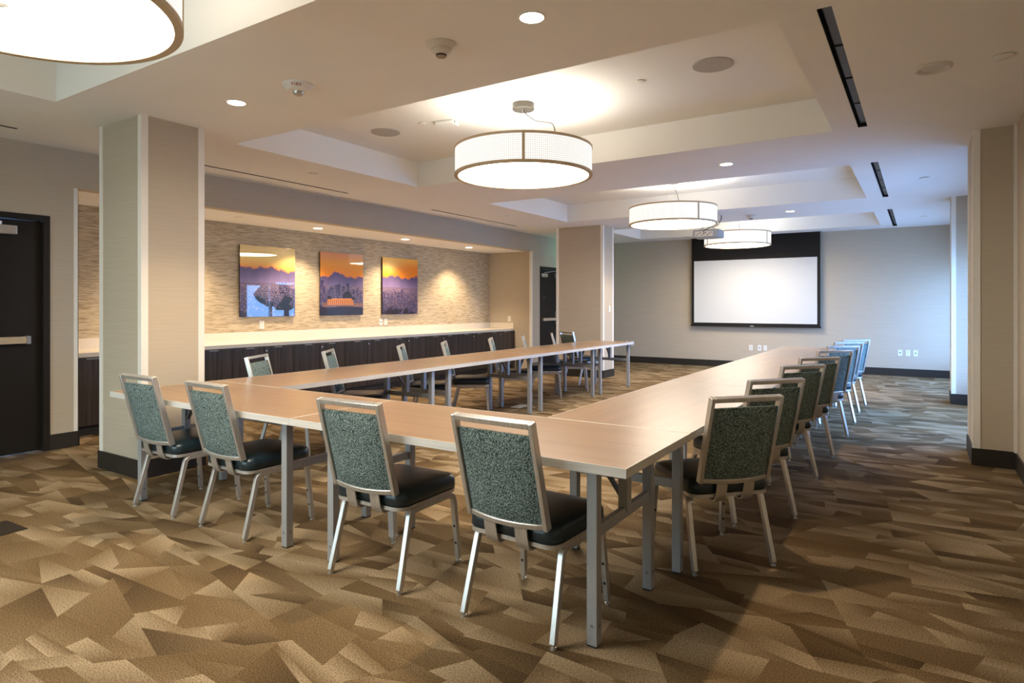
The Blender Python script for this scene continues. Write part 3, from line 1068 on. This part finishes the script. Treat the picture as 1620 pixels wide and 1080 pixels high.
for x, y, z, r, t in ((0.413, 4.735, ZC, 0.055, 'flat round cover plate near the upper right corner of the ceiling'),
                      (0.037, 8.77, ZC, 0.055, 'flat round cover plate right of the middle slot diffuser'),
                      (0.035, 12.57, ZC, 0.055, 'flat round cover plate right of the far slot diffuser'),
                      (-5.738, 4.749, ZC, 0.055, 'flat round cover plate left of the large tray'),
                      (-5.76, 8.79, ZC, 0.055, 'flat round cover plate left of the middle tray'),
                      (-1.877, 4.783, ZT, 0.04, 'flat round cover plate in the large tray right of its lamp'),
                      (-4.113, 4.734, ZT, 0.04, 'flat round cover plate in the large tray beside the white box'),
                      (-7.30, 4.87, ZA, 0.05, 'flat round cover plate in the alcove ceiling, left one'),
                      (-7.38, 9.05, ZA, 0.05, 'flat round cover plate in the alcove ceiling, right one')):
    o = thing('cover_plate', t, 'cover plate', (x, y, z), 0, G)
    MB().lathe([(r, -0.004), (r, -0.008), (r - 0.006, -0.011)], n=24).build('disc', M_trim, o, smooth=40)
    MB().lathe([(r - 0.008, 0.0), (r - 0.008, -0.004)], n=24).build('collar', M_offw, o)
for x, y, t in ((-1.296, 4.75, 'right'), (-4.641, 4.77, 'left')):
    o = thing('ceiling_speaker', 'round flush ceiling speaker in the large tray, %s of the lamp' % t, 'speaker', (x, y, ZT), 0, 'ceiling speakers')
    MB().lathe([(0.148, 0), (0.148, -0.006), (0.14, -0.009)], n=40, caps=False).build('bezel', M_grey, o, smooth=40)
    MB().lathe([(0.14, -0.0085), (0.001, -0.0085)], n=40, caps=False).build('grille', M_grey, o)
o = thing('wireless_access_point', 'small white box with a dark port on the large tray ceiling', 'ceiling box', (-3.88, 4.83, ZT), R(12))
MB().box((-0.10, -0.075, -0.035), (0.10, 0.075, 0)).build('case', M_white, o, bevel=0.012)
MB().box((0.099, -0.045, -0.022), (0.102, -0.025, -0.008)).build('port', M_black, o)
for x, y, t in ((-2.286, 2.794, 'cream smoke detector at the top centre of the photo'), (-2.346, 10.853, 'small smoke detector on the far beam above the projector')):
    o = thing('smoke_detector', t, 'smoke detector', (x, y, ZC), 0, 'smoke detectors')
    MB().lathe([(0.088, 0), (0.088, -0.008), (0.062, -0.028), (0.060, -0.034)], n=32).build('base', M_offw, o, smooth=30)
    MB().lathe([(0.056, -0.034), (0.055, -0.042), (0.036, -0.058), (0.034, -0.060)], n=32).build('body', M_offw, o, smooth=30)
    MB().lathe([(0.030, -0.060), (0.030, -0.068)], n=24).build('vent_gap', M_black, o)
    MB().lathe([(0.028, -0.066), (0.026, -0.074), (0.018, -0.077)], n=24).build('cap', M_bronzecap, o, smooth=30)
o = thing('fire_strobe', 'white round fire alarm strobe with red lettering on the ceiling', 'fire alarm', (-3.512, 2.786, ZC))
MB().lathe([(0.104, 0), (0.104, -0.010), (0.078, -0.045), (0.070, -0.048)], n=40).build('housing', M_white, o, smooth=30)
MB().lathe([(0.036, -0.048), (0.034, -0.062), (0.022, -0.074), (0.006, -0.077)], n=24).build('lens', M_silver, o, smooth=60)
tc = bpy.data.curves.new('lettering', 'FONT')
tc.body = 'FIRE'
tc.size = 0.028
tc.space_character = 1.35
tc.align_x = 'CENTER'
tc.align_y = 'CENTER'
tc.extrude = 0.0003
tmp = bpy.data.objects.new('tmp_text', tc)
C.objects.link(tmp)
bpy.context.view_layer.update()
me = bpy.data.meshes.new_from_object(tmp)
bpy.data.objects.remove(tmp)
# wrap the letters onto the sloping cone, facing the room
PHI = math.atan2(-2.786, 3.512) - R(8)
for v in me.vertices:
    a = PHI + v.co.x / 0.095
    rad = 0.0925 + v.co.y * 0.58 + v.co.z * 0.8
    z = -0.0265 + v.co.y * 0.80 - v.co.z * 0.6
    v.co = ((rad + 0.0012) * math.cos(a), (rad + 0.0012) * math.sin(a), z - 0.0008)
me.materials.clear()
me.materials.append(M_red)
t = bpy.data.objects.new('lettering', me)
C.objects.link(t)
t.parent = o
t['label'] = 'red FIRE lettering'


# ------------------------------------------------------------------ slot air diffusers
def slot(x0, x1, y0, y1, n, label, group):
    o = thing('slot_diffuser', label, 'air vent', ((x0 + x1) / 2, (y0 + y1) / 2, ZC), 0, group)
    hx, hy, d = (x1 - x0) / 2 - 0.0005, (y1 - y0) / 2 - 0.0005, 0.07
    m = MB()
    m.quad((-hx, -hy, d), (-hx, hy, d), (hx, hy, d), (hx, -hy, d))
    m.quad((-hx, -hy, 0), (-hx, hy, 0), (-hx, hy, d), (-hx, -hy, d)).quad((hx, -hy, 0), (hx, -hy, d), (hx, hy, d), (hx, hy, 0))
    m.quad((-hx, -hy, 0), (-hx, -hy, d), (hx, -hy, d), (hx, -hy, 0)).quad((-hx, hy, 0), (hx, hy, 0), (hx, hy, d), (-hx, hy, d))
    m.build('housing', M_slotd, o)
    L = 2 * hy / n
    for k in range(n if n > 1 else 0):
        a = -hy + k * L
        MB().box((-hx * 0.45, a + 0.02, 0.028), (hx - 0.001, a + L - 0.02, 0.034)).build('blade', M_slotg, o)


for k, (a, b) in enumerate(SL_R):
    if k:
        slot(*SRX, a, b, 4, 'black slot air diffuser right of the ' + ('', 'large near', 'middle', 'far')[k] + ' ceiling tray', 'wide slot diffusers')
for k, (a, b) in enumerate(SL_L):
    slot(*SLX, a, b, 1, 'thin black slot air diffuser along the left wall, ' + ('above the near left door', 'beside the near alcove', 'beside the far alcove', 'behind the wide column')[k], 'thin slot diffusers')


# ------------------------------------------------------------------ folding tables
TW = 0.785


def table(cx, cy, length, rz, label, f0, f1, d0=0.30, d1=0.30, group='folding tables in the U layout'):
    """local x = length.  f0, f1 = frame positions measured from the left and right ends"""
    o = thing('folding_table', label, 'table', (cx, cy, 0), rz, group)
    hl, hw, th = length / 2, TW / 2, 0.036
    e = 0.005
    top = MB().box((-hl + e, -hw + e, T - th), (hl - e, hw - e, T)).build('table_top', M_top, o)
    m = MB()
    m.box((-hl, -hw, T - th), (hl, -hw + e, T + 0.0004)).box((-hl, hw - e, T - th), (hl, hw, T + 0.0004))
    m.box((-hl, -hw + e, T - th), (-hl + e, hw - e, T + 0.0004)).box((hl - e, -hw + e, T - th), (hl, hw - e, T + 0.0004))
    m.build('edge_band', M_edge, top)
    for x, s in ((-hl + f0, 1), (hl - f1, -1)):
        w = 0.045
        for y in (-d0, d1):
            lg = MB().box((x - w / 2, y - w / 2, 0.006), (x + w / 2, y + w / 2, T - th - 0.012)).build('leg', M_tleg, o, bevel=0.003)
            MB().box((x - w / 2 + 0.002, y - w / 2 + 0.002, 0), (x + w / 2 - 0.002, y + w / 2 - 0.002, 0.006)).build('foot_cap', M_black, lg)
            MB().lathe([(0.016, T - th - 0.014), (0.016, T - th)], (x, y, 0), 12).build('pivot', M_black, lg)
            b = MB().lathe([(0.006, 0), (0.006, 0.002)], n=10).build('bolt', M_tbar, lg)
            b.matrix_local = Matrix.Translation((x, y - w / 2, 0.085)) @ Matrix.Rotation(R(90), 4, 'X')
            b = MB().lathe([(0.006, 0), (0.006, 0.002)], n=10).build('bolt', M_tbar, lg)
            b.matrix_local = Matrix.Translation((x + w / 2, y, 0.085)) @ Matrix.Rotation(R(90), 4, 'Y')
        MB().box((x - 0.014, -d0 + w / 2, 0.425), (x + 0.014, d1 - w / 2, 0.470)).build('crossbar', M_tleg, o, bevel=0.003)
        MB().box((x - w / 2, -w / 2, 0.452), (x + w / 2, w / 2, T - th)).build('post', M_tleg, o, bevel=0.003)
        MB().sweep([(x + s * 0.022, 0, 0.52), (x + s * 0.06, 0, 0.575), (x + s * 0.115, 0, 0.635), (x + s * 0.145, 0, 0.665), (x + s * 0.155, 0, T - th)], (0, 1, 0), 0.028, 0.012).box((x + s * 0.12, -0.03, T - th - 0.008), (x + s * 0.20, 0.03, T - th)).build('folding_brace', M_tbar, o)
    return o


# near row
NY = 2.595
table((-4.805 - 2.855) / 2, NY, 4.805 - 2.855, 0, 'folding table at the near left corner of the U', 0.28, 0.12, 0.31, 0.29)
table((-2.853 - 0.920) / 2, NY, 2.853 - 0.920, 0, 'folding table at the near right corner of the U, closest to the camera', 0.255, 0.17, 0.31, 0.285)
# left row (local +x points to the far wall)
LX = -4.398
lab = ['first folding table of the left row, touching the near row', 'second folding table of the left row', 'third folding table of the left row', 'short folding table at the far end of the left row']
ys = [2.99, 4.95, 6.82, 8.60, 9.92]
for i in range(4):
    table(LX, (ys[i] + ys[i + 1]) / 2 + 0.001, ys[i + 1] - ys[i] - 0.002, R(90), lab[i], 0.13, 0.13 if i < 3 else 0.10, 0.33, 0.27)
RX = -1.315
lab = [q.replace('left', 'right') for q in lab]
ys = [2.99, 4.92, 6.80, 8.63, 9.98]
for i in range(4):
    table(RX, (ys[i] + ys[i + 1]) / 2 + 0.001, ys[i + 1] - ys[i] - 0.002, R(90), lab[i], (0.15, 0.13, 0.13, 0.045)[i], (0.13, 0.13, 0.13, 0.06)[i], 0.28, 0.30)


# ------------------------------------------------------------------ stacking chairs
def arc(c, r, a0, a1, n=5):
    return [(c[0] + r * math.cos(R(a0 + (a1 - a0) * k / n)), c[1] + r * math.sin(R(a0 + (a1 - a0) * k / n))) for k in range(n + 1)]


def make_chair():
    o = thing('banquet_chair', 'x', 'chair', (0, 0, 0), 0, 'banquet chairs around the tables')
    # seat
    rings = []
    for z, ins, r in ((0.392, 0.012, 0.05), (0.400, 0.0, 0.055), (0.440, 0.0, 0.06), (0.458, 0.008, 0.06), (0.468, 0.030, 0.06), (0.474, 0.08, 0.05), (0.476, 0.16, 0.03)):
        ring = rrect(0.455 - 2 * ins, 0.452 - 2 * ins, r, z, 5, 0, 0.012)
        rings.append([(p[0] * (1.0 + 0.03 * p[1]), p[1], p[2]) for p in ring])
    MB().loft(rings).build('seat', M_vinyl, o, smooth=70)
    MB().loft([rrect(0.452, 0.45, 0.055, 0.374, 5, 0, 0.012), rrect(0.452, 0.45, 0.055, 0.392, 5, 0, 0.012)]).build('seat_frame', M_chairm, o, smooth=40)
    # legs: each side is one bent square tube, split where the two legs meet under the seat
    for s in (-1, 1):
        w = 0.026
        rear = [(-0.232, 0.018), (-0.147, 0.335)] + [(-0.140, 0.350), (-0.127, 0.359), (-0.108, 0.3615)] + [(0.03, 0.3615)]
        front = [(0.03, 0.3615), (0.150, 0.3615), (0.180, 0.357), (0.198, 0.343), (0.205, 0.322), (0.232, 0.018)]

        def px(z):
            return s * (0.228 - 0.014 * min(z / 0.36, 1))
        for pth, foot in ((rear, rear[0]), (front, front[-1])):
            lg = MB().sweep([(px(z), y, z) for y, z in pth], (1, 0, 0), w, w).build('leg', M_chairm, o, smooth=50, bevel=0.003)
            MB().lathe([(0.006, 0.018), (0.006, 0.010), (0.012, 0.008), (0.013, 0.0)], (px(0), foot[0], 0), 12).build('glide', M_silver, lg, smooth=40)
            if foot is front[-1]:
                for zz in (0.10, 0.19):
                    yy = 0.232 - 0.027 * (zz - 0.018) / 0.304 - w / 2 - 0.0004
                    b = MB().lathe([(0.007, 0), (0.007, 0.001)], n=10).build('hole_disc', M_black, lg)  # dark disc standing in for the shaded inside of a leg hole
                    b.matrix_local = Matrix.Translation((px(zz), yy, zz)) @ Matrix.Rotation(R(90), 4, 'X')
    # back frame
    B0, B1 = Vector((0, -0.222, 0.470)), Vector((0, -0.335, 0.900))
    up = (B1 - B0).normalized()
    nr = Vector((1, 0, 0)).cross(up)      # points forward/down
    nr = nr if nr.y > 0 else -nr
    xo = 0.193
    f = MB()
    for s in (-1, 1):
        f.sweep([Vector((s * xo, 0, 0)) + B0 - up * 0.014, Vector((s * xo, 0, 0)) + B1], (1, 0, 0), 0.021, 0.034)
    f.sweep([Vector((-xo + 0.0105, 0, 0)) + B1 - up * 0.012, Vector((xo - 0.0105, 0, 0)) + B1 - up * 0.012], tuple(up), 0.024, 0.034)
    pts = []
    for k in range(13):
        u = -1 + 2 * k / 12
        pts.append(Vector((u * (xo - 0.0105), 0, 0)) + B0 - nr * 0.026 * (1 - u * u))
    f.sweep(pts, tuple(up), 0.024, 0.026)
    f.build('back_frame', M_chairm, o, smooth=35, bevel=0.003)
    # pad
    nx, nz = 14, 12
    hw = xo - 0.0105
    p0, p1 = B0 + up * 0.010, B1 - up * 0.058
    g = MB()

    def edge(t):
        return min(1.0, (1 - abs(t) ** 8))
    front, back = [], []
    for j in range(nz + 1):
        v = j / nz
        for i in range(nx + 1):
            u = -1 + 2 * i / nx
            base = p0 + (p1 - p0) * v + Vector((u * hw, 0, 0))
            bow = 0.026 * (1 - u * u) * (1 - v) ** 1.2
            e = edge(u) * edge(2 * v - 1)
            back.append(base - nr * (bow + 0.004 + 0.010 * e))
            front.append(base - nr * (bow * 0.8) + nr * (0.006 + 0.020 * e))
    n1 = nx + 1
    fs = []
    off = len(front)
    for j in range(nz):
        for i in range(nx):
            a = j * n1 + i
            fs.append((a, a + 1, a + 1 + n1, a + n1))
            fs.append((off + a, off + a + n1, off + a + 1 + n1, off + a + 1))
    ring = [i for i in range(n1)] + [j * n1 + nx for j in range(1, nz + 1)] + [nz * n1 + i for i in range(nx - 1, -1, -1)] + [j * n1 for j in range(nz - 1, 0, -1)]
    for q in range(len(ring)):
        a, b = ring[q], ring[(q + 1) % len(ring)]
        fs.append((b, a, off + a, off + b))
    g.add(front + back, fs)
    g.build('back_pad', M_fab, o, smooth=60)
    # straps joining the back to the seat
    for s in (-1, 1):
        x = s * 0.078
        yb = -0.222 - 0.020
        MB().sweep([(x, yb - 0.002, 0.468), (x, yb + 0.005, 0.425), (x, yb + 0.012, 0.388), (x, yb + 0.022, 0.364), (x, yb + 0.040, 0.353), (x, yb + 0.065, 0.354), (x, yb + 0.14, 0.368)], (1, 0, 0), 0.060, 0.006).build('back_strap', M_chairm, o, smooth=50)
    return o


chair0 = make_chair()
used = [False]


def chair(x, y, rz_deg, label, group):
    o = chair0 if not used[0] else copy_tree(chair0)
    used[0] = True
    o.location = (x, y, 0)
    o.rotation_euler = (0, 0, R(rz_deg))
    tag(o, label, 'chair', group)
    return o


def rear_mid(x, y, rz):
    a = R(rz)
    return x - 0.232 * math.sin(a), y + 0.232 * math.cos(a)


G = 'banquet chairs on the near side'
for (x, y, rz, t) in ((-1.4375, 2.178, -2.5, 'teal speckled chair closest to the camera, beside the near right table corner'),
                      (-2.269, 2.183, 1.4, 'teal speckled chair on the near side, second from the right'),
                      (-3.466, 2.205, -1.6, 'teal speckled chair on the near side, second from the left'),
                      (-4.206, 2.194, 0.6, 'leftmost teal speckled chair on the near side, by the left column')):
    cx, cy = rear_mid(x, y, rz)
    ch = chair(cx, cy, rz, t, G)
    if 'second from the right' in t:
        MB().sweep([(-0.226, 0.228, 0.045), (-0.223, 0.222, 0.10), (-0.221, 0.217, 0.14), (-0.219, 0.212, 0.22)], (1, 0, 0), 0.037, 0.035).build('plastic_wrap', M_wrap, ch)
G = 'banquet chairs on the right side'
names = ['first', 'second', 'third', 'fourth', 'fifth', 'sixth', 'seventh', 'eighth']
for i, (x, y, rz) in enumerate(((-0.796, 3.317, 47.6), (-0.814, 4.158, 51), (-0.819, 5.219, 52.5), (-0.806, 6.079, 48), (-0.789, 7.116, 46),
                                (-0.634 - 0.158, 8.129 - 0.158, 45), (-0.653 - 0.158, 8.98 - 0.158, 45), (-0.624 - 0.158, 9.63 - 0.158, 45))):
    cx, cy = rear_mid(x, y, rz)
    look = 'dark backed' if i < 4 else 'blue lit'
    t = '%s metal framed chair along the right table row, %s from the camera' % (look, names[i]) if i < 7 else 'blue lit metal framed chair at the far end of the right table row'
    chair(cx, cy, rz, t, G)
G = 'banquet chairs on the left side'
for i, (x, y, f) in enumerate(((-4.70, 3.67, 30), (-4.73, 4.52, 36), (-4.70, 5.54, 35), (-4.68, 6.29, 33), (-4.66, 7.27, 30), (-4.70, 8.166, 31), (-4.69, 9.03, 30))):
    chair(x, y, f - 90, 'chair behind the left table row along the counter, %s from the camera' % names[i], G)
chair(-4.92, 9.85, -28, 'dark backed chair beside the wide column at the far end of the left table row', G)

# ------------------------------------------------------------------ floor boxes
fb = thing('floor_box', 'dark brown floor box cover at the left edge of the carpet', 'floor box', (-4.66, 1.50, 0), R(3))
MB().box((-0.14, -0.11, 0), (0.14, 0.11, 0.004)).build('frame', M_floorbox, fb)
MB().box((-0.125, -0.095, 0.004), (0.125, 0.095, 0.006)).build('lid', M_floorbox, fb)
fb = thing('floor_box', 'pale floor box cover on the carpet inside the table U', 'floor box', (-4.495, 7.14, 0), R(3))
MB().box((-0.07, -0.13, 0), (0.07, 0.13, 0.004)).build('frame', M_offw, fb)
MB().box((-0.06, -0.12, 0.004), (0.06, 0.12, 0.006)).build('lid', M_offw, fb)

# ------------------------------------------------------------------ outdoors seen through the windows
g = MB().box((-60, -60, -0.5), (60, 60, -0.35)).build('ground_outside', M_bounce_ground)
struct(g)


def tree(x, y, h, seed, label):
    rn = random.Random(seed)
    o = thing('garden_tree', label, 'tree', (x, y, -0.35), 0, 'trees outside the windows')
    MB().lathe([(0.16, 0), (0.11, h * 0.3), (0.07, h * 0.6)], n=8).build('trunk', M_bark, o, smooth=40)
    m = MB()
    for _ in range(16):
        cx, cy, cz = rn.gauss(0, h * 0.14), rn.gauss(0, h * 0.14), h * rn.uniform(0.4, 0.9)
        r = h * rn.uniform(0.09, 0.17)
        rings = []
        for k in range(1, 6):
            a = math.pi * k / 6
            rings.append([(cx + r * math.sin(a) * math.cos(b * 0.785) * rn.uniform(0.75, 1.2), cy + r * math.sin(a) * math.sin(b * 0.785) * rn.uniform(0.75, 1.2), cz - r * math.cos(a) * 0.8) for b in range(8)])
        m.loft(rings)
    m.build('crown', M_leaf, o)


tree(6.5, 17.0, 4.0, 1, 'tree outside the far right window')
tree(8.5, 13.5, 4.6, 2, 'tree outside between the right windows')
tree(9.0, 21.0, 5.0, 3, 'taller tree outside beyond the far right window')
